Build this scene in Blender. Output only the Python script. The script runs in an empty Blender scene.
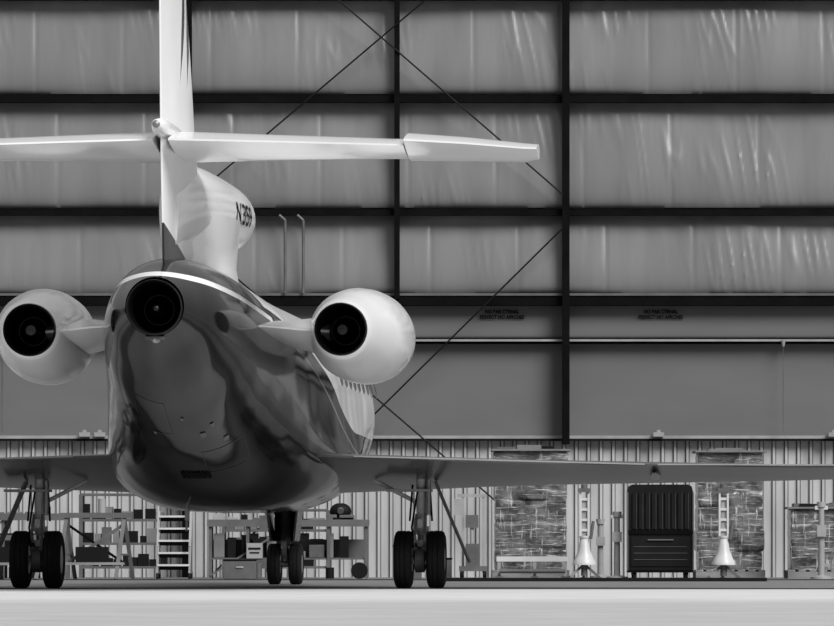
import bpy, bmesh, math, random
from mathutils import Vector, Matrix, noise
random.seed(7)
scene = bpy.context.scene
scene.view_settings.view_transform = 'Standard'

# ------------------------------------------------------------------ materials
def newmat(name):
    m = bpy.data.materials.new(name); m.use_nodes = True
    nt = m.node_tree; b = nt.nodes['Principled BSDF']
    return m, nt, b

def mat(name, col, rough=0.5, metal=0.0, var=0.15, scale=(3, 3, 3), bump=0.0, coat=0.0, detail=4.0, spec=0.5, dist=0.02, distort=0.0):
    m, nt, b = newmat(name)
    tc = nt.nodes.new('ShaderNodeTexCoord'); mp = nt.nodes.new('ShaderNodeMapping')
    mp.inputs['Scale'].default_value = scale
    n = nt.nodes.new('ShaderNodeTexNoise'); n.inputs['Scale'].default_value = 1.0
    n.inputs['Detail'].default_value = detail; n.inputs['Distortion'].default_value = distort
    r = nt.nodes.new('ShaderNodeValToRGB')
    lo, hi = col*(1-var), min(1, col*(1+var))
    r.color_ramp.elements[0].position = 0.3; r.color_ramp.elements[1].position = 0.7
    r.color_ramp.elements[0].color = (lo, lo, lo, 1); r.color_ramp.elements[1].color = (hi, hi, hi, 1)
    L = nt.links.new
    L(tc.outputs['Object'], mp.inputs['Vector']); L(mp.outputs[0], n.inputs['Vector'])
    L(n.outputs['Fac'], r.inputs['Fac']); L(r.outputs[0], b.inputs['Base Color'])
    b.inputs['Roughness'].default_value = rough; b.inputs['Metallic'].default_value = metal
    b.inputs['Specular IOR Level'].default_value = spec
    b.inputs['Coat Weight'].default_value = coat; b.inputs['Coat Roughness'].default_value = 0.05
    if bump:
        bp = nt.nodes.new('ShaderNodeBump'); bp.inputs['Strength'].default_value = bump
        bp.inputs['Distance'].default_value = dist
        L(n.outputs['Fac'], bp.inputs['Height']); L(bp.outputs[0], b.inputs['Normal'])
    return m

M = {}
M['white'] = mat('white_aircraft_paint', 0.80, 0.18, var=0.04, coat=0.4, scale=(1, 1, 1))
M['graypaint'] = mat('wing_gray_paint', 0.07, 0.3, var=0.3, scale=(1.2, .5, 1), coat=0.15)
M['darkpaint'] = mat('dark_aircraft_paint', 0.015, 0.2, var=0.2, coat=0.1)
M['hole'] = mat('black_opening', 0.002, 0.8, spec=.05)  # near-black, for exhaust interiors, intake face and belly vent slots
M['nozzle'] = mat('nozzle_lip_metal', 0.005, 0.5, spec=.2)
M['vane'] = mat('turbine_metal', 0.03, 0.4, 0.6)
M['hub'] = mat('hub_metal', 0.2, 0.4, 0.4)
M['rubber'] = mat('tire_rubber', 0.012, 0.8, scale=(20, 20, 20), spec=.2)
M['steel'] = mat('gear_steel', 0.35, 0.35, 0.5, scale=(8, 8, 8))
M['gearwhite'] = mat('gear_white', 0.5, 0.4, scale=(8, 8, 8))
M['black'] = mat('black_paint', 0.005, 0.6, spec=.15)
M['blacksteel'] = mat('dark_structural_steel', 0.003, 0.7, var=0.4, spec=.06)
M['midsteel'] = mat('gray_steel', 0.09, 0.5, var=0.25)
M['lightsteel'] = mat('light_gray_steel', 0.28, 0.4, var=0.15)
M['enamel'] = mat('white_enamel', 0.52, 0.4, var=0.12)
M['vinyl'] = mat('insulation_vinyl', 0.165, 0.28, var=0.10, scale=(2.6, 1, .3), detail=5, bump=.2, dist=.05, distort=.1)
M['board'] = mat('liner_board', 0.125, 0.6, var=0.07, scale=(.5, 1, 1.5), spec=.3)
M['corr'] = mat('corrugated_steel', 0.42, 0.45, var=0.2, scale=(3, 1, .6))
M['corrdark'] = mat('corrugation_flank_shaded', 0.14, 0.5, var=0.3, scale=(3, 1, .6))  # darker copy of the sheet steel; rib shading put into the colour
M['wood'] = mat('worn_plywood', 0.20, 0.6, var=0.3, scale=(2, 8, 8))
M['carton'] = mat('cardboard', 0.15, 0.8, var=0.2)
M['floor'] = mat('hangar_floor_shaded', 0.16, 0.5, var=0.2, scale=(.4, .4, 1))  # gray concrete, colour darkened to stand for the shade inside the hangar
M['glass'] = mat('cabin_window', 0.10, 0.1)
M['cabinet'] = mat('black_cabinet', 0.004, 0.5, var=0.4, spec=.2)
M['ink'] = mat('stencil_ink', 0.008, 0.8, spec=.1)

def concrete():
    m, nt, b = newmat('apron_concrete'); L = nt.links.new
    tc = nt.nodes.new('ShaderNodeTexCoord')
    n = nt.nodes.new('ShaderNodeTexNoise'); n.inputs['Scale'].default_value = 0.8; n.inputs['Detail'].default_value = 10; n.inputs['Roughness'].default_value = .7
    sp = nt.nodes.new('ShaderNodeSeparateXYZ'); L(tc.outputs['Object'], sp.inputs[0]); L(tc.outputs['Object'], n.inputs['Vector'])
    mr = nt.nodes.new('ShaderNodeMapRange'); mr.inputs[1].default_value = 49; mr.inputs[2].default_value = 55
    mr.inputs[3].default_value = 0.41; mr.inputs[4].default_value = 0.56; L(sp.outputs['Y'], mr.inputs[0])
    r = nt.nodes.new('ShaderNodeMapRange'); r.inputs[1].default_value = .3; r.inputs[2].default_value = .7; r.inputs[3].default_value = 0.88; r.inputs[4].default_value = 1.1; L(n.outputs['Fac'], r.inputs[0])
    mu = nt.nodes.new('ShaderNodeMath'); mu.operation = 'MULTIPLY'; L(mr.outputs[0], mu.inputs[0]); L(r.outputs[0], mu.inputs[1])
    cb = nt.nodes.new('ShaderNodeCombineColor')
    for i in range(3): L(mu.outputs[0], cb.inputs[i])
    L(cb.outputs[0], b.inputs['Base Color']); b.inputs['Roughness'].default_value = 0.9; b.inputs['Specular IOR Level'].default_value = .2
    return m
M['concrete'] = concrete()

class NT:
    def __init__(s, nt): s.nt = nt
    def m(s, op, a, b=None, c=None):
        n = s.nt.nodes.new('ShaderNodeMath'); n.operation = op
        for i, v in enumerate((a, b, c)):
            if v is None: continue
            if isinstance(v, (int, float)): n.inputs[i].default_value = v
            else: s.nt.links.new(v, n.inputs[i])
        return n.outputs[0]
    def mr(s, v, a, b, c, d, smooth=True):
        n = s.nt.nodes.new('ShaderNodeMapRange')
        if smooth: n.interpolation_type = 'SMOOTHSTEP'
        s.nt.links.new(v, n.inputs[0])
        for i, k in enumerate((a, b, c, d)): n.inputs[i+1].default_value = k
        return n.outputs[0]

def painted(name, maskfn, dark=0.011, light=0.80, rough=0.09, spec=.2):
    m, nt, b = newmat(name); L = nt.links.new; N = NT(nt)
    tc = nt.nodes.new('ShaderNodeTexCoord'); sp = nt.nodes.new('ShaderNodeSeparateXYZ')
    L(tc.outputs['Object'], sp.inputs[0])
    mask = maskfn(N, sp.outputs['X'], sp.outputs['Y'], sp.outputs['Z'])
    no = nt.nodes.new('ShaderNodeTexNoise'); no.inputs['Scale'].default_value = 1.5; no.inputs['Detail'].default_value = 5
    L(tc.outputs['Object'], no.inputs['Vector'])
    v = N.mr(no.outputs['Fac'], .3, .7, .75, 1.3)
    dk = N.m('MULTIPLY', v, dark)
    val = N.m('ADD', N.m('MULTIPLY', mask, light), N.m('MULTIPLY', N.m('SUBTRACT', 1.0, mask), dk))
    cb = nt.nodes.new('ShaderNodeCombineColor')
    for i in range(3): L(val, cb.inputs[i])
    L(cb.outputs[0], b.inputs['Base Color'])
    mp = nt.nodes.new('ShaderNodeMapping'); mp.inputs['Scale'].default_value = (1.6, .7, .5); L(tc.outputs['Object'], mp.inputs[0])
    n2 = nt.nodes.new('ShaderNodeTexNoise'); n2.inputs['Scale'].default_value = 1.0; n2.inputs['Detail'].default_value = 1.0; L(mp.outputs[0], n2.inputs['Vector'])
    bp = nt.nodes.new('ShaderNodeBump'); bp.inputs['Strength'].default_value = .35; bp.inputs['Distance'].default_value = .12
    L(n2.outputs['Fac'], bp.inputs['Height']); L(bp.outputs[0], b.inputs['Normal'])
    b.inputs['Roughness'].default_value = rough; b.inputs['Specular IOR Level'].default_value = spec
    return m

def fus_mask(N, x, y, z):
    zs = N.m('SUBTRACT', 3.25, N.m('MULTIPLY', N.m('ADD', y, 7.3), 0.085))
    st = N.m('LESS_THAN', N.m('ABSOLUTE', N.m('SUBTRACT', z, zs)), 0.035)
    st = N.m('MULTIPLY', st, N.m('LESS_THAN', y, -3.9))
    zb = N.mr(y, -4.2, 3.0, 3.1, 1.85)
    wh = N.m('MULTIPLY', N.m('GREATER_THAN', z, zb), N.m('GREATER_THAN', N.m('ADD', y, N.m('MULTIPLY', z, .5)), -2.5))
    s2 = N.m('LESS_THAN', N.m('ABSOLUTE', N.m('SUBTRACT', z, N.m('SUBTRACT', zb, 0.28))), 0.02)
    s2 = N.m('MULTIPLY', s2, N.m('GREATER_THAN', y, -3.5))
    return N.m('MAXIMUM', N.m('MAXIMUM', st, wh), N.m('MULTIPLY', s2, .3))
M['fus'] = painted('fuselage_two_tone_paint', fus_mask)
def fin_mask(N, x, y, z):
    zz = N.m('SUBTRACT', 3.86, N.m('MULTIPLY', N.m('ADD', y, 7.2), 0.28))
    w = N.m('GREATER_THAN', z, zz)
    c = N.m('ADD', -5.75, N.m('MULTIPLY', N.m('POWER', N.m('ABSOLUTE', N.m('SUBTRACT', z, 6.4)), 1.5), -0.25))
    wd = N.mr(z, 5.3, 6.0, 0.0, 0.16)
    s = N.m('LESS_THAN', N.m('ABSOLUTE', N.m('SUBTRACT', y, c)), wd)
    c2 = N.m('ADD', c, -0.45)
    s2 = N.m('LESS_THAN', N.m('ABSOLUTE', N.m('SUBTRACT', y, c2)), N.m('MULTIPLY', wd, .6))
    return N.m('MULTIPLY', w, N.m('SUBTRACT', 1.0, N.m('MAXIMUM', s, s2)))
M['fin'] = painted('fin_paint', fin_mask, rough=.2, spec=.5)

def wrapmat():
    m, nt, b = newmat('shrink_wrap_film'); L = nt.links.new; N = NT(nt)
    tc = nt.nodes.new('ShaderNodeTexCoord')
    def nz(scale, rot, detail, dis):
        mp = nt.nodes.new('ShaderNodeMapping'); mp.inputs['Scale'].default_value = scale; mp.inputs['Rotation'].default_value = rot
        L(tc.outputs['Object'], mp.inputs[0])
        n = nt.nodes.new('ShaderNodeTexNoise'); n.inputs['Scale'].default_value = 1; n.inputs['Detail'].default_value = detail; n.inputs['Distortion'].default_value = dis
        n.inputs['Roughness'].default_value = .65; L(mp.outputs[0], n.inputs['Vector']); return n.outputs['Fac']
    a = nz((2, 2, 30), (0, .25, 0), 5, .5); c = nz((2, 2, 24), (0, -.55, 0), 4, .5); d = nz((16, 3, 2.2), (0, .15, 0), 4, .4)
    load = nz((2.2, 2.2, 4.0), (0, 0, 0), 6, .6); e = nz((5, 3, 7), (0, .8, 0), 6, 1.0)
    w = N.m('MAXIMUM', N.m('MAXIMUM', N.mr(a, .55, .7, 0, 1), N.mr(c, .56, .7, 0, .9)), N.mr(d, .56, .7, 0, .9))
    base = N.m('ADD', N.mr(load, .38, .62, .03, .14), N.mr(e, .5, .75, 0, .10))
    val = N.m('ADD', base, N.m('MULTIPLY', w, .38))
    cb = nt.nodes.new('ShaderNodeCombineColor')
    for i in range(3): L(val, cb.inputs[i])
    L(cb.outputs[0], b.inputs['Base Color'])
    b.inputs['Roughness'].default_value = .18
    bp = nt.nodes.new('ShaderNodeBump'); bp.inputs['Strength'].default_value = .4; bp.inputs['Distance'].default_value = .02
    L(w, bp.inputs['Height']); L(bp.outputs[0], b.inputs['Normal'])
    return m
M['wrap'] = wrapmat()

# ------------------------------------------------------------------ mesh builder
class Part:
    def __init__(s): s.bm = bmesh.new(); s.mats = []
    def mi(s, k):
        if k not in s.mats: s.mats.append(k)
        return s.mats.index(k)
    def quad(s, vs, k, smooth=False):
        f = s.bm.faces.new(vs); f.material_index = s.mi(k); f.smooth = smooth; return f
    def box(s, c, d, k, rot=None):
        R = rot if rot is not None else Matrix.Identity(3)
        c = Vector(c); h = Vector(d)/2; v = []
        for sx in (-1, 1):
            for sy in (-1, 1):
                for sz in (-1, 1):
                    v.append(s.bm.verts.new(c + R @ Vector((sx*h.x, sy*h.y, sz*h.z))))
        for f in ((0, 1, 3, 2), (4, 6, 7, 5), (0, 4, 5, 1), (2, 3, 7, 6), (0, 2, 6, 4), (1, 5, 7, 3)):
            s.quad([v[i] for i in f], k)
    def b2(s, x0, x1, y0, y1, z0, z1, k):
        s.box(((x0+x1)/2, (y0+y1)/2, (z0+z1)/2), (x1-x0, y1-y0, z1-z0), k)
    def beam(s, p, q, w, d, k):
        p = Vector(p); q = Vector(q); a = (q-p); L = a.length; a.normalize()
        up = Vector((0, 1, 0)) if abs(a.y) < .9 else Vector((1, 0, 0))
        sx = a.cross(up).normalized(); sy = sx.cross(a).normalized()
        R = Matrix((sx, sy, a)).transposed()
        s.box((p+q)/2, (w, d, L), k, R)
    def loft(s, rings, k, cap=True, smooth=True, capstart=True, capend=True):
        rv = [[s.bm.verts.new(p) for p in r] for r in rings]
        n = len(rings[0])
        for a, b in zip(rv[:-1], rv[1:]):
            for i in range(n):
                s.quad([a[i], a[(i+1) % n], b[(i+1) % n], b[i]], k, smooth)
        if cap and capstart: s.quad(rv[0][::-1], k)
        if cap and capend: s.quad(rv[-1], k)
    def lathe(s, prof, o, ax, k, seg=32, smooth=True, capstart=True, capend=True):
        o = Vector(o); ax = Vector(ax).normalized()
        up = Vector((0, 0, 1)) if abs(ax.z) < .9 else Vector((1, 0, 0))
        u = ax.cross(up).normalized(); w = u.cross(ax).normalized(); rings = []
        for t, r in prof:
            r = max(r, 1e-4)
            rings.append([o+ax*t+u*(r*math.cos(2*math.pi*i/seg))+w*(r*math.sin(2*math.pi*i/seg)) for i in range(seg)])
        s.loft(rings, k, True, smooth, capstart, capend)
    def cyl(s, p, q, r, k, r2=None, seg=14):
        p = Vector(p); q = Vector(q)
        s.lathe([(0, r), ((q-p).length, r if r2 is None else r2)], p, q-p, k, seg)
    def ball(s, c, r, k, sc=(1, 1, 1), seg=16):
        rings = []
        for j in range(1, 10):
            a = math.pi*j/10
            rings.append([(c[0]+sc[0]*r*math.sin(a)*math.cos(2*math.pi*i/seg), c[1]+sc[1]*r*math.sin(a)*math.sin(2*math.pi*i/seg), c[2]-sc[2]*r*math.cos(a)) for i in range(seg)])
        s.loft(rings, k)
    def done(s, name, parent=None, bevel=0, loc=None):
        bmesh.ops.recalc_face_normals(s.bm, faces=s.bm.faces[:])
        me = bpy.data.meshes.new(name); s.bm.to_mesh(me); s.bm.free()
        for k in s.mats: me.materials.append(M[k])
        ob = bpy.data.objects.new(name, me); scene.collection.objects.link(ob)
        if parent: ob.parent = parent
        if loc: ob.location = loc
        if bevel:
            b = ob.modifiers.new('bevel', 'BEVEL'); b.width = bevel; b.segments = 2; b.limit_method = 'ANGLE'
        try: me.set_sharp_from_angle(angle=math.radians(40))
        except Exception: pass
        return ob
def empty(name, loc=(0, 0, 0), rz=0):
    e = bpy.data.objects.new(name, None); e.location = loc; e.rotation_euler = (0, 0, rz)
    scene.collection.objects.link(e); return e

def textmesh(name, body, size, parent, k, fn, spacing=1.0, offset=0.0):
    cu = bpy.data.curves.new(name+'_c', 'FONT'); cu.body = body; cu.size = size; cu.align_x = 'CENTER'
    cu.space_character = spacing; cu.offset = offset
    t = bpy.data.objects.new('tmp_text', cu); scene.collection.objects.link(t)
    bpy.context.view_layer.update()
    me = bpy.data.meshes.new_from_object(t.evaluated_get(bpy.context.evaluated_depsgraph_get()))
    bpy.data.objects.remove(t)
    bm = bmesh.new(); bm.from_mesh(me)
    bmesh.ops.triangulate(bm, faces=bm.faces[:])
    for v in bm.verts: v.co = Vector(fn(v.co.x, v.co.y))
    bm.to_mesh(me); bm.free(); me.materials.clear(); me.materials.append(M[k])
    ob = bpy.data.objects.new(name, me); scene.collection.objects.link(ob); ob.parent = parent
    return ob

# ------------------------------------------------------------------ ground
p = Part(); p.b2(-60, 60, -5, 68.0, -.3, 0, 'concrete'); p.done('concrete_apron')
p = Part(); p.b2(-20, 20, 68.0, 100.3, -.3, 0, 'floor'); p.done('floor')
p = Part(); p.b2(-20, 20, 68.0, 68.35, 0.0, .006, 'midsteel'); p.b2(-20, 20, 68.1, 68.2, .006, .012, 'black'); p.done('trim_1')
p = Part(); p.b2(.4, 5.0, 86.0, 86.6, 0, .05, 'black'); p.b2(-14, 14, 90.0, 90.1, 0, .012, 'black'); p.done('trim_2')

# ------------------------------------------------------------------ back wall
p = Part()
xs = []; x = -14.0; pitch = .205
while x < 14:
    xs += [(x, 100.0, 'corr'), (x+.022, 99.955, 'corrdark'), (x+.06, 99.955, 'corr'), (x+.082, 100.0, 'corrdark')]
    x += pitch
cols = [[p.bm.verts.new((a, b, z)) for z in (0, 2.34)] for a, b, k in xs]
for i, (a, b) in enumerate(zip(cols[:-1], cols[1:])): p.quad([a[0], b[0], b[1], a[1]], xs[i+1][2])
p.b2(-14, 14, 100.05, 100.2, 0, 12.0, 'corr')
wall = p.done('wall_back')

rows = [(3.97, 4.52, .02, 'board'), (4.66, 6.0, .20, 'vinyl'), (6.07, 7.87, .24, 'vinyl'), (7.96, 9.56, .22, 'vinyl'), (9.62, 11.6, .22, 'vinyl')]
for ri, (z0, z1, amp, k) in enumerate(rows):
    p = Part(); nx = 680; nz = 34; g = []
    for i in range(nx+1):
        X = -11+22*i/nx; col = []
        sx = (X+11.0+ri*.37) % 1.45; seam = math.exp(-(min(sx, 1.45-sx)/.03)**2)
        for j in range(nz+1):
            t = j/nz; Z = z0+(z1-z0)*t
            d = amp*(math.sin(math.pi*t**.42)**.9) if 0 < t < 1 else 0
            if amp > .1:
                n1 = noise.noise(Vector((X*.5, ri*9.1, Z*.5)))
                q = abs(2*t-1); edge = .12+.88*q*q
                n2 = noise.noise(Vector((X*3.5+n1*2+Z*.3, ri*5.3, Z*.5)))
                # slack creases, steep and nearly vertical with a slight lean
                rd = 1-abs(noise.noise(Vector((X*6+Z*.9, ri*3.3, Z*.45))))*2.4
                msk = max(0, noise.noise(Vector((X*.9, ri*2.7+40, Z*.9)))+.08)
                w = min(1, min(t, 1-t)/.08)
                d += w*(.06*n1+.013*n2*edge+.03*max(rd, 0)**4*msk-.010*seam)
            col.append(p.bm.verts.new((X, 99.84-max(d, -.04), Z)))
        g.append(col)
    for a, b in zip(g[:-1], g[1:]):
        for j in range(nz): p.quad([a[j], b[j], b[j+1], a[j+1]], k, True)
    p.done('insulation_blanket_%d' % ri, wall)
p = Part()
p.b2(-11, 11, 99.85, 100.04, 2.34, 3.9, 'board')
p.done('liner_panel', wall)
p = Part()
for z, w in ((7.915, .10), (6.035, .08), (9.59, .04)):
    p.b2(-12, 12, 99.57, 99.85, z-w/2, z+w/2, 'blacksteel')
    p.b2(-12, 12, 99.55, 99.57, z-w/2-.01, z+w/2+.01, 'blacksteel')
p.b2(-12, 12, 99.57, 99.85, 4.50, 4.64, 'blacksteel')
p.b2(-12, 12, 99.55, 99.57, 4.66, 4.70, 'midsteel')
p.b2(-12, 12, 99.7, 99.85, 3.87, 3.95, 'blacksteel')
p.b2(-12, 12, 99.6, 99.7, 3.905, 3.94, 'lightsteel')
p.b2(-12, 12, 99.82, 99.95, 2.30, 2.35, 'lightsteel')
p.b2(-12, 12, 99.80, 99.82, 2.26, 2.30, 'black')
p.done('girts', wall)
p = Part()
for x, w, zz in ((2.46, .12, 2.2), (-3.80, .16, 0), (-.33, .09, 4.6), (-9.9, .14, 0), (8.72, .14, 0), (9.6, .1, 4.6)):
    p.b2(x-w/2, x+w/2, 99.40, 99.42, zz, 12, 'blacksteel'); p.b2(x-w/2, x+w/2, 99.54, 99.56, zz, 12, 'blacksteel')
    p.b2(x-w*.2, x+w*.2, 99.42, 99.85, zz, 12, 'blacksteel')
p.done('columns', wall)
p = Part()
for a, b in (((-3.8, 11.7), (2.41, 6.32)), ((-3.8, 6.2), (2.46, 11.5)), ((-3.33, .1), (2.41, 5.77)), ((-3.8, 5.65), (2.3, .4))):
    p.cyl((a[0], 99.38, a[1]), (b[0], 99.38, b[1]), .014, 'black', seg=8)
p.done('brace_rods', wall)
p = Part()
for x in (-2.18, -1.88):
    p.cyl((x, 99.5, 4.7), (x, 99.5, 5.9), .025, 'midsteel')
    p.cyl((x, 99.5, 5.9), (x-.1, 99.5, 5.99), .025, 'midsteel')
p.cyl((6.06, 99.6, 3.9), (6.06, 99.6, 2.4), .005, 'midsteel'); p.cyl((6.06, 99.6, 3.92), (6.06, 99.6, 3.82), .04, 'lightsteel', r2=.02)
p.cyl((-6.86, 99.6, 3.9), (-6.86, 99.6, 2.4), .012, 'midsteel')
for x in (4.0, -5.5, -5.25, -1.2, 6.9): p.b2(x-.09, x+.09, 99.6, 99.80, 2.33, 2.40, 'lightsteel'); p.b2(x-.03, x+.03, 99.6, 99.7, 2.40, 2.44, 'lightsteel')
p.done('conduits', wall)
for i, x in enumerate((1.41, 4.04)):
    for j, (s, z) in enumerate((("NO BAR CTRNAL", 4.375), ("PERFECT NO APRCHES", 4.285))):
        textmesh('stencil_%d_%d' % (i, j), s, .085, wall, 'ink', lambda a, b, x=x, z=z: (x+a*.85, 99.79, z+b), offset=.004)

# ------------------------------------------------------------------ aircraft
yaw = math.radians(-3.6)
jet = empty('business_jet', (-2.2, 70.0, 0), yaw)

def catmull(tab, n=5):
    out = []
    for i in range(len(tab)-1):
        p0 = tab[max(i-1, 0)]; p1 = tab[i]; p2 = tab[i+1]; p3 = tab[min(i+2, len(tab)-1)]
        for k in range(n):
            t = k/n
            out.append([.5*((2*b)+(-a+c)*t+(2*a-5*b+4*c-d)*t*t+(-a+3*b-3*c+d)*t**3) for a, b, c, d in zip(p0, p1, p2, p3)])
    out.append(list(tab[-1])); return out
def sring(y, zc, hw, ht, hb, e=2.0, g=0.0, n=72):
    r = []
    for i in range(n):
        a = 2*math.pi*i/n; c = math.cos(a); s_ = math.sin(a)
        ee = e if s_ < 0 else 2.0
        x = hw*math.copysign(abs(c)**(2/ee), c); z = (ht if s_ > 0 else hb)*math.copysign(abs(s_)**(2/ee), s_)
        if s_ < 0: x *= 1+g*math.sin(min(1, abs(z)/hb)*math.pi)**1.0*min(1, abs(z)/hb)*1.3
        r.append((x, y, zc+z))
    return r
# y, z centre, half width, top, bottom, lower squareness, lower bulge
fus = [(-8.0, 2.95, .305, .305, .305, 2, 0), (-7.6, 2.935, .43, .42, .44, 2, 0), (-7.0, 2.89, .59, .59, .65, 2.05, 0), (-6.0, 2.78, .76, .76, .90, 2.15, 0), (-5.0, 2.66, .865, .88, 1.06, 2.25, 0),
       (-4.0, 2.53, .96, .98, 1.19, 2.4, .02), (-3.0, 2.40, 1.06, 1.07, 1.29, 2.6, .05), (-2.0, 2.28, 1.15, 1.15, 1.32, 2.8, .1), (-1.0, 2.2, 1.21, 1.21, 1.31, 3.1, .15), (0, 2.15, 1.25, 1.25, 1.27, 3.3, .17),
       (3, 2.15, 1.25, 1.25, 1.26, 3.2, .16), (4.5, 2.15, 1.25, 1.25, 1.24, 2.6, .08), (6, 2.15, 1.25, 1.25, 1.22, 2, 0), (7.2, 2.12, 1.21, 1.2, 1.17, 2, 0), (8.3, 2.04, 1.08, 1.08, 1.02, 2, 0), (9.3, 1.94, .88, .86, .82, 2, 0), (10.3, 1.83, .6, .55, .56, 2, 0), (11.0, 1.76, .35, .31, .33, 2, 0), (11.5, 1.72, .06, .06, .06, 2, 0)]
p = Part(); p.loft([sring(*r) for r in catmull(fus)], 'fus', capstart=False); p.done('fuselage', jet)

def foil(le, te, t, mk, n=14):
    up = []; lo = []
    for i in range(n+1):
        u = .5*(1-math.cos(math.pi*i/n))
        h = t/.2*(.2969*math.sqrt(u)-.126*u-.3516*u*u+.2843*u**3-.1*u**4)+.004*u
        y = le+(te-le)*u
        up.append(mk(y, h)); lo.append(mk(y, -h))
    return up+lo[::-1][:-1]

def wing(sg):
    p = Part(); R = []
    for x, le, te, zl, zt, t in ((.9, 3.9, -1.7, 1.27, 1.52, .40), (1.5, 3.3, -1.75, 1.28, 1.50, .38), (3.4, 1.7, -1.85, 1.31, 1.43, .27), (6.5, .1, -2.4, 1.31, 1.37, .17), (9.5, -1.5, -3.0, 1.34, 1.37, .09), (9.68, -1.9, -3.0, 1.36, 1.37, .03)):
        R.append(foil(le, te, t, lambda y, h: (sg*x, y, zl+(zt-zl)*(le-y)/(le-te)+h)))
    p.loft(R, 'graypaint')
    p.lathe([(0, .005), (.3, .036), (.6, .06), (1.1, .054), (1.7, .01)], (sg*5.0, -2.0, 1.31), (0, 1, -.02), 'darkpaint', 16)
    for x0, x1, a, b, ya, yb in ((1.6, 4.9, 1.497, 1.40, -1.76, -2.11), (5.05, 9.4, 1.397, 1.37, -2.13, -2.98)):
        p.beam((sg*x0, ya, a+.006), (sg*x1, yb, b+.006), .016, .05, 'lightsteel')
    p.done('wing_r' if sg > 0 else 'wing_l', jet)
wing(1); wing(-1)

p = Part(); R = []
for z, le, te, t in ((3.2, -3.5, -7.1, .36), (3.6, -3.8, -7.15, .36), (4.2, -4.3, -7.25, .34), (4.8, -4.75, -7.35, .30), (5.5, -5.05, -7.42, .27), (6.3, -5.45, -7.48, .23), (7.1, -5.95, -7.52, .18), (7.35, -6.3, -7.52, .1)):
    R.append(foil(le, te, t, lambda y, h: (h, y, z)))
p.loft(R, 'fin'); p.done('vertical_fin', jet)
p = Part()
p.lathe([(0, .02), (.05, .055), (.5, .10), (1.4, .12), (2.2, .09), (2.9, .02)], (0, -7.85, 4.84), (0, 1, 0), 'white', 20)
p.lathe([(-.02, .015), (0, .04), (.03, .04)], (0, -7.87, 4.84), (0, 1, 0), 'hub', 16)
p.done('fin_bullet', jet)
def stab(sg):
    p = Part(); R = []
    for x, le, te, z, t in ((.08, -5.2, -7.45, 4.74, .32), (1.2, -5.75, -7.6, 4.70, .26), (2.55, -6.35, -7.76, 4.65, .20)):
        R.append(foil(le, te, t, lambda y, h: (sg*x, y, z+h-.03*(le-y)/(le-te))))
    p.loft(R, 'white')
    R = []
    for x, le, te, z, t in ((2.57, -6.36, -8.02, 4.655, .28), (3.2, -6.64, -8.05, 4.615, .24), (3.80, -6.95, -8.1, 4.56, .19), (3.94, -7.3, -8.1, 4.555, .15)):
        R.append(foil(le, te, t, lambda y, h: (sg*x, y, z+h)))
    p.loft(R, 'white')
    p.done('stabiliser_r' if sg > 0 else 'stabiliser_l', jet)
stab(1); stab(-1)

p = Part()
it = [(-6.6, 4.0, .10, .35, .5), (-5.8, 4.08, .19, .46, .5), (-4.8, 4.14, .29, .48, .48), (-3.6, 4.18, .38, .46, .46), (-2.4, 4.2, .44, .43, .44), (-1.6, 4.2, .455, .42, .42), (-1.3, 4.2, .44, .39, .39), (-1.22, 4.2, .41, .36, .36), (-1.3, 4.2, .38, .33, .33), (-2.0, 4.2, .3, .3, .3)]
p.loft([sring(*r, n=36) for r in catmull(it, 3)], 'white', capend=False)
p.lathe([(0, .3), (.02, .3)], (0, -2.0, 4.2), (0, 1, 0), 'hole')
R = []
for z, le, te, t in ((3.1, -1.0, -6.6, .90), (3.35, -1.2, -6.6, .74), (3.6, -1.4, -6.6, .68), (3.85, -1.5, -6.6, .74), (4.1, -1.5, -6.6, .84)):
    R.append(foil(le, te, t, lambda y, h: (h, y, z)))
p.loft(R, 'white'); p.done('centre_intake', jet)
def regfn(a, b):
    y = -2.6+a*1.7; z = 4.08+b
    i0 = .38+(y+3.6)*.05 if y < -2.4 else .44+(y+2.4)*.02
    return (i0*math.sqrt(max(.05, 1-((z-4.19)/.45)**2))+.014, y, z)
textmesh('registration', "N359", .33, jet, 'ink', regfn, offset=.004)

def nozzle(name, o, ax, r, hub):
    p = Part(); o = Vector(o); a = Vector(ax).normalized(); u = a.cross(Vector((0, 0, 1))).normalized(); w = u.cross(a)
    seg = 44; prof = [(.25, r*1.06), (.0, r*1.05), (-.03, r*1.02), (0.0, r*.97), (.12, r*.93), (.8, r*.9)]
    ks = ['nozzle', 'nozzle', 'nozzle', 'hole', 'hole']
    rv = [[p.bm.verts.new(o+a*t+(u*math.cos(2*math.pi*i/seg)+w*math.sin(2*math.pi*i/seg))*q) for i in range(seg)] for t, q in prof]
    for k, (A, B) in zip(ks, zip(rv[:-1], rv[1:])):
        for i in range(seg): p.quad([A[i], A[(i+1) % seg], B[(i+1) % seg], B[i]], k, True)
    p.quad(rv[-1], 'hole')
    for i in range(24):
        t = 2*math.pi*i/24; d = u*math.cos(t)+w*math.sin(t)
        p.beam(o+a*.66+d*(r*.3), o+a*.66+d*(r*.88), .008, .06, 'hole')
    p.lathe([(.2, .02), (.27, r*.14), (.4, r*.28), (.6, r*.38), (.68, r*.38)], o, a, 'nozzle', 24)
    p.lathe([(.17, .01), (.18, r*hub), (.25, r*hub*1.2)], o, a, 'vane', 20)
    rr = [[o+a*tt+(u*math.cos(2*math.pi*i/seg)+w*math.sin(2*math.pi*i/seg))*(r*.55+dr) for i in range(seg)] for tt, dr in ((.5, 0), (.5, .006), (.54, .006), (.54, 0), (.5, 0))]
    p.loft(rr, 'vane', cap=False)
    return p.done(name, jet)
nozzle('centre_exhaust', (0, -8.05, 2.94), (0, 1, -.02), .275, .1)

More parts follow.
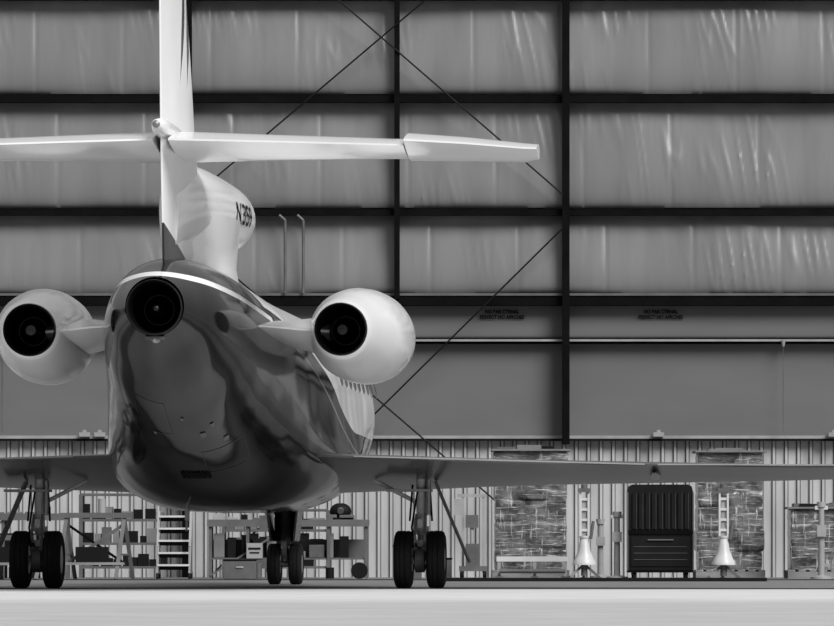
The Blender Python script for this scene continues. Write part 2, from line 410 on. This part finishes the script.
for sg in (1, -1):
    o = Vector((sg*(1.70 if sg > 0 else 1.67), -5.05, 2.82)); ax = Vector((sg*.04, 1, .0)).normalized()
    p = Part()
    p.lathe([(.06, .275), (.0, .285), (.02, .30), (.12, .33), (.35, .37), (.7, .425), (1.1, .475), (1.6, .515), (2.1, .53), (2.6, .525), (3.0, .50), (3.3, .45), (3.38, .41), (3.34, .38), (3.1, .35), (2.8, .34)], o, ax, 'white', 64, capstart=False)
    p.done('nacelle_r' if sg > 0 else 'nacelle_l', jet)
    nozzle('nacelle_exhaust_r' if sg > 0 else 'nacelle_exhaust_l', o+Vector((0, -.06, 0)), ax, .272, .2)
    p = Part(); R = []
    for x, le, te, z, t in ((.6, -2.0, -5.3, 2.86, .24), (1.0, -2.2, -5.2, 2.84, .28), (1.25, -2.2, -5.05, 2.82, .38), (1.55, -2.2, -4.7, 2.81, .52)):
        R.append(foil(le, te, t, lambda y, h: (sg*x, y, z+h)))
    p.loft(R, 'white')
    p.done('pylon_r' if sg > 0 else 'pylon_l', jet)

p = Part()
p.lathe([(0, .02), (.1, .045), (.12, .05)], (0, -8.0, 2.60), (0, 1, .2), 'lightsteel', 12)
p.cyl((-.35, -1.2, .98), (-.35, -1.3, .66), .02, 'lightsteel', r2=.012)
p.b2(-.365, -.335, -1.35, -1.1, .78, .93, 'lightsteel')
p.b2(-.10, .10, -8.0, -7.95, 2.61, 2.64, 'midsteel')
p.done('belly_fittings', jet)
def under_z(y, x):
    prev = None
    for r in catmull(fus, 10):
        if prev and prev[0] <= y <= r[0]:
            f = (y-prev[0])/(r[0]-prev[0]); q = [a+(b-a)*f for a, b in zip(prev, r)]
            return q[1]-q[4]*(max(0, 1-abs(x/q[2])**q[5]))**(1/q[5])
        prev = r
    return 1
p = Part()
def patch(x0, x1, y0, y1, k, off):
    v = [p.bm.verts.new((x, y, under_z(y, x)-off)) for x, y in ((x0, y0), (x1, y0), (x1, y1), (x0, y1))]
    p.quad(v, k)
def outline(x0, x1, y0, y1, k='midsteel', w=.008):
    n = 6
    for i in range(n):
        a = x0+(x1-x0)*i/n; b = x0+(x1-x0)*(i+1)/n
        patch(a, b, y0, y0+w*2.5, k, .006); patch(a, b, y1, y1+w*2.5, k, .006)
        c = y0+(y1-y0)*i/n; d = y0+(y1-y0)*(i+1)/n
        patch(x0, x0+w, c, d, k, .006); patch(x1, x1+w, c, d, k, .006)
for i in range(6):
    a = -.16+i*.055; patch(a, a+.05, -3.85, -3.6, 'hole', .012)
for x0, y0, s_ in ((.20, -5.3, .06), (.33, -5.5, .04), (.42, -4.9, .05), (.05, -5.9, .03), (-.3, -5.3, .03)):
    patch(x0, x0+s_, y0, y0+s_*2.5, 'midsteel', .010)
outline(-.42, -.1, -6.3, -5.3, 'darkpaint'); outline(.15, .6, -4.6, -3.8, 'darkpaint')
p.done('belly_vent', jet)
p = Part()
for i in range(9):
    y = 1.4+i*.72
    for sg in (1, -1):
        R = []
        for d, s_ in ((0, 1.0), (.015, .85)):
            R.append([(sg*(math.sqrt(1.25**2-(.19*s_*math.sin(a)+.42)**2)+.004+d), y+.15*s_*math.cos(a), 2.57+.19*s_*math.sin(a)) for a in [2*math.pi*k/20 for k in range(20)]])
        p.loft(R, 'glass')
p.done('cabin_windows', jet)

def wheel(p, c, R, w, k2='steel'):
    prof = [(-w*.42, R*.5), (-w*.5, R*.6), (-w*.5, R*.82), (-w*.42, R*.95), (-w*.3, R), (-w*.17, R), (-w*.16, R*.97), (-w*.13, R*.97), (-w*.12, R), (w*.12, R), (w*.13, R*.97), (w*.16, R*.97), (w*.17, R), (w*.3, R), (w*.42, R*.95), (w*.5, R*.82), (w*.5, R*.6), (w*.42, R*.5)]
    p.lathe(prof, c, (1, 0, 0), 'rubber', 40)
    p.lathe([(-w*.47, R*.2), (-w*.44, R*.5), (w*.44, R*.5), (w*.47, R*.2)], c, (1, 0, 0), k2, 24)
for sg in (1, -1):
    x = sg*2.23+.02; p = Part()
    for dx in (-.19, .19): wheel(p, (x+dx, -.15, .333), .333, .21)
    p.cyl((x-.2, -.15, .333), (x+.2, -.15, .333), .05, 'steel')
    p.lathe([(-.07, .1), (-.05, .15), (.05, .15), (.07, .1)], (x, -.15, .333), (1, 0, 0), 'midsteel', 24)
    p.cyl((x, .1, 1.32), (x, .1, .62), .06, 'gearwhite', seg=20)
    p.cyl((x, .1, .75), (x, .08, .42), .045, 'steel', seg=20)
    p.cyl((x, .1, .72), (x, .1, .66), .09, 'gearwhite')
    p.beam((x, .12, .5), (x, -.16, .33), .08, .1, 'gearwhite')
    for s2 in (-1, 1):
        p.beam((x+s2*.05, -.02, .85), (x+s2*.06, -.2, .62), .03, .04, 'steel'); p.beam((x+s2*.06, -.2, .62), (x+s2*.03, -.1, .4), .03, .04, 'steel')
        p.cyl((x+s2*.1, .05, 1.2), (x+s2*.13, 0, .78), .012, 'black', seg=8)
        p.b2(x+s2*.1-.035, x+s2*.1+.035, -.06, .02, .55, .66, 'midsteel')
        p.cyl((x+s2*.04, -.22, .3), (x+s2*.04, -.26, .3), .035, 'gearwhite', seg=12)
        p.cyl((x+s2*.05, -.2, .45), (x+s2*.05, -.24, .45), .03, 'midsteel', seg=12)
    p.cyl((x-sg*.02, .1, .98), (x-sg*.55, .15, 1.25), .025, 'gearwhite'); p.cyl((x+sg*.02, .3, .9), (x, .9, 1.3), .035, 'steel')
    p.cyl((x-.03, -.08, 1.15), (x-.1, -.12, .7), .012, 'black', seg=8); p.cyl((x-.1, -.12, .7), (x-.02, -.2, .42), .012, 'black', seg=8)
    p.cyl((x+.09, .02, 1.25), (x+.09, -.02, .85), .025, 'steel', seg=10)
    p.b2(x-.07, x+.07, -.08, -.02, .45, .56, 'enamel')
    p.b2(x-.4, x+.12, -.1, .3, 1.12, 1.15, 'lightsteel')
    p.b2(x-.03, x+.03, -.14, -.08, .7, .8, 'enamel')
    p.beam((x+sg*.16, .1, 1.24), (x+sg*.56, .1, .3), .025, .3, 'midsteel')
    p.done('main_gear_r' if sg > 0 else 'main_gear_l', jet)
p = Part()
for dx in (-.14, .14): wheel(p, (dx, 7.9, .265), .265, .17)
p.cyl((-.15, 7.9, .265), (.15, 7.9, .265), .04, 'steel')
p.cyl((0, 7.95, 1.1), (0, 7.9, .5), .07, 'midsteel'); p.cyl((0, 7.9, .6), (0, 7.9, .3), .045, 'steel')
p.beam((0, 7.85, .75), (0, 7.65, .55), .06, .03, 'steel'); p.beam((0, 7.65, .55), (0, 7.85, .35), .06, .03, 'steel')
for sg in (-1, 1): p.beam((sg*.2, 7.8, 1.02), (sg*.15, 7.8, .56), .025, .8, 'darkpaint')
p.b2(-.15, .15, 8.0, 8.05, .56, .98, 'black')
p.done('nose_gear', jet)

# ------------------------------------------------------------------ hangar equipment
def wrapped(name, x0, x1, y0, y1, h, seed, layers):
    rnd = random.Random(seed); e = empty(name, ((x0+x1)/2, (y0+y1)/2, 0)); W = x1-x0; D = y1-y0
    p = Part()
    for yy in (-D/2+.05, 0, D/2-.05): p.b2(-W/2, W/2, yy-.045, yy+.045, 0, .11, 'wood')
    for i in range(7): a = -W/2+i*(W-.1)/6; p.b2(a, a+.1, -D/2, D/2, .11, .135, 'wood')
    p.done('pallet', e)
    p = Part(); n = 46; nz = int(h/.03)
    per = []
    for i in range(n*2):
        t = i/(n*2)*4; s = int(t); f = t-s
        per.append([(-1+2*f, -1), (1, -1+2*f), (1-2*f, 1), (-1, 1-2*f)][s])
    cuts = sorted([0]+[(i+rnd.uniform(-.25, .25))/layers for i in range(1, layers)]+[1])
    cells = [[(rnd.uniform(.2, .45), rnd.uniform(.55, .8)), [rnd.uniform(0, .06) for _ in range(3)], rnd.uniform(-.03, .01)] for _ in range(layers)]
    rings = []
    for j in range(nz+1):
        u = j/nz; z = .14+(h-.14)*u
        k = max(i for i in range(layers) if cuts[i] <= u+1e-6)
        (c1, c2), sets, ox = cells[k]
        dd = min(abs(u-cuts[k]), abs(u-cuts[k+1]))*h; pinch = -.012*math.exp(-(dd/.03)**2)
        r = []
        for a, b in per:
            q = (a+1)/2; sb = sets[0] if q < c1 else (sets[1] if q < c2 else sets[2])
            x = a*(W/2+ox+pinch-.02); y = b*(D/2+pinch-.02-sb)
            if min(abs(a), abs(b)) > .93: x *= .985; y *= .985
            d = .008*noise.noise(Vector((x*3+seed, y*3, z*9+x*3)))+.005*noise.noise(Vector((x*12+seed, y*12, z*20)))
            r.append((x*(1+d/W*2), y*(1+d/D*2), z+.02*noise.noise(Vector((x*4, y*4, seed)))*(j == nz)))
        rings.append(r)
    p.loft(rings, 'wrap', smooth=False); p.done('wrapped_load', e)
    p = Part()
    p.b2(-W/2-.01, W/2+.02, -D/2-.01, D/2+.01, h, h+.03, 'carton')
    for i in range(4):
        a = rnd.uniform(-W/2+.05, W/2-.4); p.b2(a, a+rnd.uniform(.15, .4), -D/2+.05*i, D/2-.2, h+.03, h+rnd.uniform(.05, .1), rnd.choice(['carton', 'black', 'midsteel']))
    p.done('load_top', e)
wrapped('shrink_wrapped_pallet', 1.19, 2.41, 95.2, 96.3, 2.02, 3, 5)
wrapped('shrink_wrapped_pallet', 4.42, 5.52, 95.4, 96.5, 2.00, 11, 6)
wrapped('shrink_wrapped_pallet', 5.83, 6.95, 94.6, 95.6, 1.1, 23, 3)

def cabinet(x0, x1, y0, h):
    e = empty('tool_cabinet', ((x0+x1)/2, y0, 0)); W = x1-x0; p = Part()
    R = []
    for y in (0, .6):
        c = .10; z0 = .12
        R.append([(-W/2, y, z0), (W/2, y, z0), (W/2, y, h-c), (W/2-.02, y, h-.03), (W/2-c*.7, y, h), (-W/2+c*.7, y, h), (-W/2+.02, y, h-.03), (-W/2, y, h-c)])
    p.loft(R, 'cabinet', smooth=False)
    for i in range(9): x = -W/2+.1+i*(W-.2)/8; p.b2(x-.03, x+.03, -.03, 0, .78, h-.13, 'cabinet'); p.b2(x+.03, x+.033, -.032, 0, .78, h-.13, 'midsteel')
    p.b2(-W/2, W/2, -.03, 0, .7, .76, 'blacksteel')
    p.b2(-W/2+.05, W/2-.05, -.02, 0, .2, .66, 'cabinet'); p.b2(-.2, .2, -.05, -.02, .6, .62, 'midsteel')
    for z in (.3, .4, .5): p.b2(-W/2+.09, W/2-.09, -.03, -.02, z, z+.006, 'midsteel')
    for x in (-W/2-.005, W/2+.005): p.b2(x-.01, x+.01, -.03, .1, .12, h-.12, 'midsteel')
    p.b2(-W/2, W/2, -.04, .6, .1, .14, 'blacksteel')
    p.done('cabinet_body', e)
    p = Part()
    for x in (-W/2+.1, W/2-.1):
        for y in (.06, .54): p.lathe([(-.025, .05), (-.02, .055), (.02, .055), (.025, .05)], (x, y, .055), (1, 0, 0), 'rubber', 16); p.b2(x-.03, x+.03, y-.03, y+.03, .06, .11, 'midsteel')
    p.done('casters', e)
cabinet(3.28, 4.29, 93.6, 1.47)

def jackstand(x, y, h, k='enamel'):
    e = empty('aircraft_jack', (x, y, 0)); p = Part()
    p.lathe([(.0, .19), (.03, .19), (.1, .15), (.22, .10), (.4, .07), (.42, .085), (.45, .085)], (0, 0, .22), (0, 0, 1), k, 10, smooth=False)
    # open two-rail mast with rungs
    for a in (-.075, .05): p.b2(a, a+.03, -.04, .04, .62, h-.1, k)
    p.b2(-.035, .04, .0, .03, .62, h-.25, 'lightsteel')
    for i in range(4): p.b2(-.05, .05, -.03, .03, .74+i*.16, .78+i*.16, k)
    p.b2(-.09, .09, -.07, .07, h-.12, h-.06, 'midsteel'); p.cyl((0, 0, h-.06), (0, 0, h), .05, 'midsteel')
    p.cyl((0, 0, .05), (0, 0, .24), .05, 'midsteel')
    for a in (90, 210, 330):
        t = math.radians(a); d = Vector((math.cos(t), math.sin(t), 0))
        p.beam(d*.04+Vector((0, 0, .2)), d*.26+Vector((0, 0, .03)), .04, .04, 'midsteel'); p.cyl(d*.26, d*.26+Vector((0, 0, .03)), .05, 'midsteel')
    p.cyl((.1, -.05, .62), (.14, -.05, .9), .025, 'midsteel')
    p.done('jack_body', e)
jackstand(2.60, 93.6, 1.47); jackstand(4.73, 92.9, 1.47)

def post(x, y, h):
    e = empty('stanchion_post', (x, y, 0)); p = Part()
    p.lathe([(0, .17), (.03, .17), (.06, .05), (h-.1, .045), (h-.08, .07), (h, .07)], (0, 0, 0), (0, 0, 1), 'lightsteel', 16)
    p.b2(-.07, .07, -.1, -.04, h*.55, h*.7, 'lightsteel'); p.b2(-.10, .10, -.03, .03, h*.9, h*.95, 'enamel')
    p.done('post_body', e)
post(3.12, 93.9, 1.05); post(6.3, 93.8, 1.2); post(2.95, 96.8, .95)

def cart(x, y):
    e = empty('hydraulic_service_cart', (x, y, 0)); p = Part()
    for a in (-.18, .14): p.b2(a, a+.04, -.02, .02, .1, 1.3, 'lightsteel')
    p.b2(-.22, .22, -.2, .2, .12, .2, 'midsteel'); p.b2(-.12, .1, -.16, .1, .2, .55, 'midsteel'); p.b2(-.12, .08, -.06, .04, .8, 1.0, 'midsteel')
    p.cyl((-.02, 0, .55), (-.02, 0, .8), .03, 'lightsteel'); p.b2(-.25, .2, -.03, .03, 1.28, 1.33, 'lightsteel'); p.b2(-.3, -.18, -.03, .03, 1.0, 1.25, 'lightsteel')
    for a in (-.18, .18): p.lathe([(-.03, .07), (-.02, .1), (.02, .1), (.03, .07)], (a, -.1, .1), (1, 0, 0), 'rubber', 18)
    p.done('cart_body', e)
cart(.88, 94.3)
e = empty('tow_bar_rack', (1.95, 94.6, 0)); p = Part()
p.b2(-.7, .42, -.04, .04, .27, .35, 'enamel')
for a in (-.66, -.1, .38): p.b2(a-.025, a+.025, -.03, .03, 0, .27, 'lightsteel'); p.b2(a-.05, a+.05, -.25, .25, 0, .04, 'midsteel')
p.cyl((-.66, -.1, .12), (.38, -.1, .12), .035, 'midsteel'); p.done('rail', e)

def bench(name, x0, x1, y, h, seed):
    rnd = random.Random(seed); e = empty(name, ((x0+x1)/2, y, 0)); W = x1-x0; p = Part()
    p.b2(-W/2, W/2, 0, .75, h-.05, h, 'wood'); p.b2(-W/2, W/2, -.02, 0, h-.1, h+.01, 'midsteel')
    for a in (-W/2+.05, -W/4, 0, W/4, W/2-.05):
        for b in (.05, .7): p.b2(a-.025, a+.025, b-.03, b+.03, 0, h-.05, 'midsteel')
    p.b2(-W/2+.05, W/2-.05, .05, .7, .3, .33, 'midsteel'); p.b2(-W/2+.05, W/2-.05, .68, .7, .33, h-.3, 'midsteel')
    p.beam((-W/2+.05, .02, .05), (0, .02, h-.1), .03, .03, 'midsteel')
    p.done('bench_frame', e)
    p = Part(); x = -W/2+.1
    while x < W/2-.3:
        w = rnd.uniform(.08, .25); hh = rnd.uniform(.04, .22); k = rnd.choice(['midsteel', 'carton', 'midsteel', 'black', 'lightsteel'])
        p.b2(x, x+w, .1, .1+rnd.uniform(.2, .45), h, h+hh*.6, k)
        w2 = rnd.uniform(.1, .25); p.b2(x, x+w2, .1, .5, .33, .33+rnd.uniform(.1, .4), rnd.choice(['carton', 'black', 'midsteel', 'black']))
        if rnd.random() < .6: p.cyl((x+w2/2, .0, .0), (x+w2/2, .0, rnd.uniform(.1, .25)), rnd.uniform(.05, .1), rnd.choice(['black', 'midsteel', 'lightsteel']))
        x += max(w, w2)+rnd.uniform(.02, .08)
    p.done('bench_clutter', e, bevel=.008)
    return e
b = bench('workbench', -3.3, -.75, 94.6, .92, 5)
p = Part(); p.ball((.82, .3, 1.06), .15, 'black', (1.15, 1, .9)); p.b2(.7, 1.02, .1, .5, .92, .96, 'black'); p.cyl((.82, .12, 1.06), (.82, .16, 1.08), .05, 'midsteel'); p.done('headset_bag', b)
p = Part(); p.b2(-.65, -.40, -.12, .06, .32, .56, 'lightsteel'); p.b2(-.62, -.43, -.13, -.12, .46, .49, 'ink'); p.b2(-.60, -.45, -.13, -.12, .40, .42, 'ink'); p.done('parts_bin', b)
bench('workbench', -7.6, -5.5, 95.2, 1.02, 9)

def steps(x, y):
    e = empty('rolling_stepladder', (x, y, 0)); p = Part()
    for a in (-.25, .25):
        p.beam((a, -.5, .08), (a, .3, 1.05), .03, .05, 'lightsteel'); p.b2(a-.015, a+.015, .28, .33, .05, 1.3, 'midsteel')
        p.b2(a-.015, a+.015, -.5, -.46, .05, .5, 'lightsteel'); p.b2(a-.02, a+.02, -.5, .33, .08, .12, 'midsteel')
        p.beam((a, -.48, .5), (a, .1, 1.25), .025, .03, 'lightsteel')
        for b in (-.48, .3): p.lathe([(-.02, .04), (-.015, .05), (.015, .05), (.02, .04)], (a, b, .05), (1, 0, 0), 'rubber', 14)
    for i in range(5): z = .2+i*.19; yy = -.42+i*.155; p.b2(-.25, .25, yy-.09, yy+.09, z, z+.03, 'enamel'); p.b2(-.23, .23, yy+.08, yy+.09, z-.06, z, 'black')
    p.done('ladder_frame', e)
steps(-3.78, 93.9)

def trestle(x, y, w, h):
    e = empty('maintenance_trestle', (x, y, 0)); p = Part()
    for a in (-w/2, w/2):
        p.beam((a-.12, -.3, 0), (a, 0, h), .06, .06, 'midsteel'); p.beam((a+.12, .3, 0), (a, 0, h), .06, .06, 'midsteel')
        p.beam((a-.07, -.18, h*.4), (a+.07, .18, h*.4), .03, .03, 'midsteel')
    p.b2(-w/2-.1, w/2+.1, -.06, .06, h, h+.08, 'midsteel'); p.beam((-w/2, 0, h*.25), (w/2, 0, h*.9), .05, .05, 'midsteel'); p.beam((w/2, .1, h*.25), (-w/2, .1, h*.9), .04, .04, 'blacksteel')
    p.b2(-w/2, w/2, -.28, .28, .22, .26, 'wood'); p.b2(-.3, .2, -.2, .15, .26, .5, 'black'); p.cyl((.1, 0, h+.08), (.1, 0, h+.3), .06, 'lightsteel')
    p.done('trestle_frame', e)
trestle(-5.0, 93.6, .9, .95)
trestle(-6.1, 92.2, .8, .6)
def rack(x, y, W, h, seed):
    e = empty('storage_rack', (x, y, 0)); p = Part()
    for a in (-W/2, W/2):
        for b in (0, .5): p.b2(a-.03, a+.03, b-.03, b+.03, 0, h, 'midsteel')
    zs = (.15, .15+(h-.2)/3, .15+(h-.2)*2/3, h-.02)
    for z in zs: p.b2(-W/2, W/2, 0, .5, z, z+.04, 'midsteel')
    p.done('rack_frame', e)
    p = Part(); rnd = random.Random(seed)
    for z in zs[:3]:
        xx = -W/2+.04
        while xx < W/2-.2:
            w = rnd.uniform(.08, .22); p.b2(xx, xx+w, .05, .4, z+.04, z+.04+rnd.uniform(.1, .25), rnd.choice(['carton', 'black', 'black', 'midsteel'])); xx += w+rnd.uniform(.01, .05)
    p.done('rack_boxes', e)
rack(-4.7, 97.6, 1.5, 1.35, 4); rack(-2.3, 98.0, 1.7, 1.1, 8)
def spool(x, y, r):
    p = Part(); p.lathe([(0, r), (.03, r), (.031, r*.5), (.2, r*.5), (.201, r), (.23, r)], (x, y, r), (0, 1, 0), 'black', 24); p.done('hose_reel')
spool(-.9, 93.9, .13)
for x, y, w, h, k in ((-2.75, 93.3, .5, .28, 'midsteel'), (-.15, 94.4, .45, .5, 'midsteel'), (.35, 94.8, .4, .3, 'carton')):
    p = Part(); p.b2(x-w/2, x+w/2, y, y+.35, 0, h, k); p.b2(x-w/2-.01, x+w/2+.01, y-.01, y+.36, h, h+.03, 'black'); p.b2(x-.06, x+.06, y-.02, y, h*.6, h*.7, 'lightsteel'); p.done('equipment_case', bevel=.01)

# ------------------------------------------------------------------ light
w = bpy.data.worlds.new('sky'); scene.world = w; w.use_nodes = True
nt = w.node_tree; bg = nt.nodes['Background']
tc = nt.nodes.new('ShaderNodeTexCoord'); sp = nt.nodes.new('ShaderNodeSeparateXYZ'); r = nt.nodes.new('ShaderNodeValToRGB')
nt.links.new(tc.outputs['Generated'], sp.inputs[0]); nt.links.new(sp.outputs['Z'], r.inputs[0]); nt.links.new(r.outputs[0], bg.inputs[0])
r.color_ramp.elements[0].position = 0; r.color_ramp.elements[0].color = (.32, .32, .32, 1)
r.color_ramp.elements[1].position = .8; r.color_ramp.elements[1].color = (.8, .8, .8, 1)
bg.inputs[1].default_value = .72
s = bpy.data.lights.new('sun', 'SUN'); s.energy = 3.9; s.angle = math.radians(30)
so = bpy.data.objects.new('sun', s); scene.collection.objects.link(so)
so.rotation_euler = (math.radians(50), 0, math.radians(35))

# ------------------------------------------------------------------ camera
cam = bpy.data.cameras.new('camera'); co = bpy.data.objects.new('camera', cam); scene.collection.objects.link(co)
co.location = (0, 0, .42); co.rotation_euler = (math.radians(90), 0, 0)
cam.sensor_width = 36; cam.lens = 6020/834*36; cam.shift_y = 239/834; cam.clip_end = 500
scene.camera = co
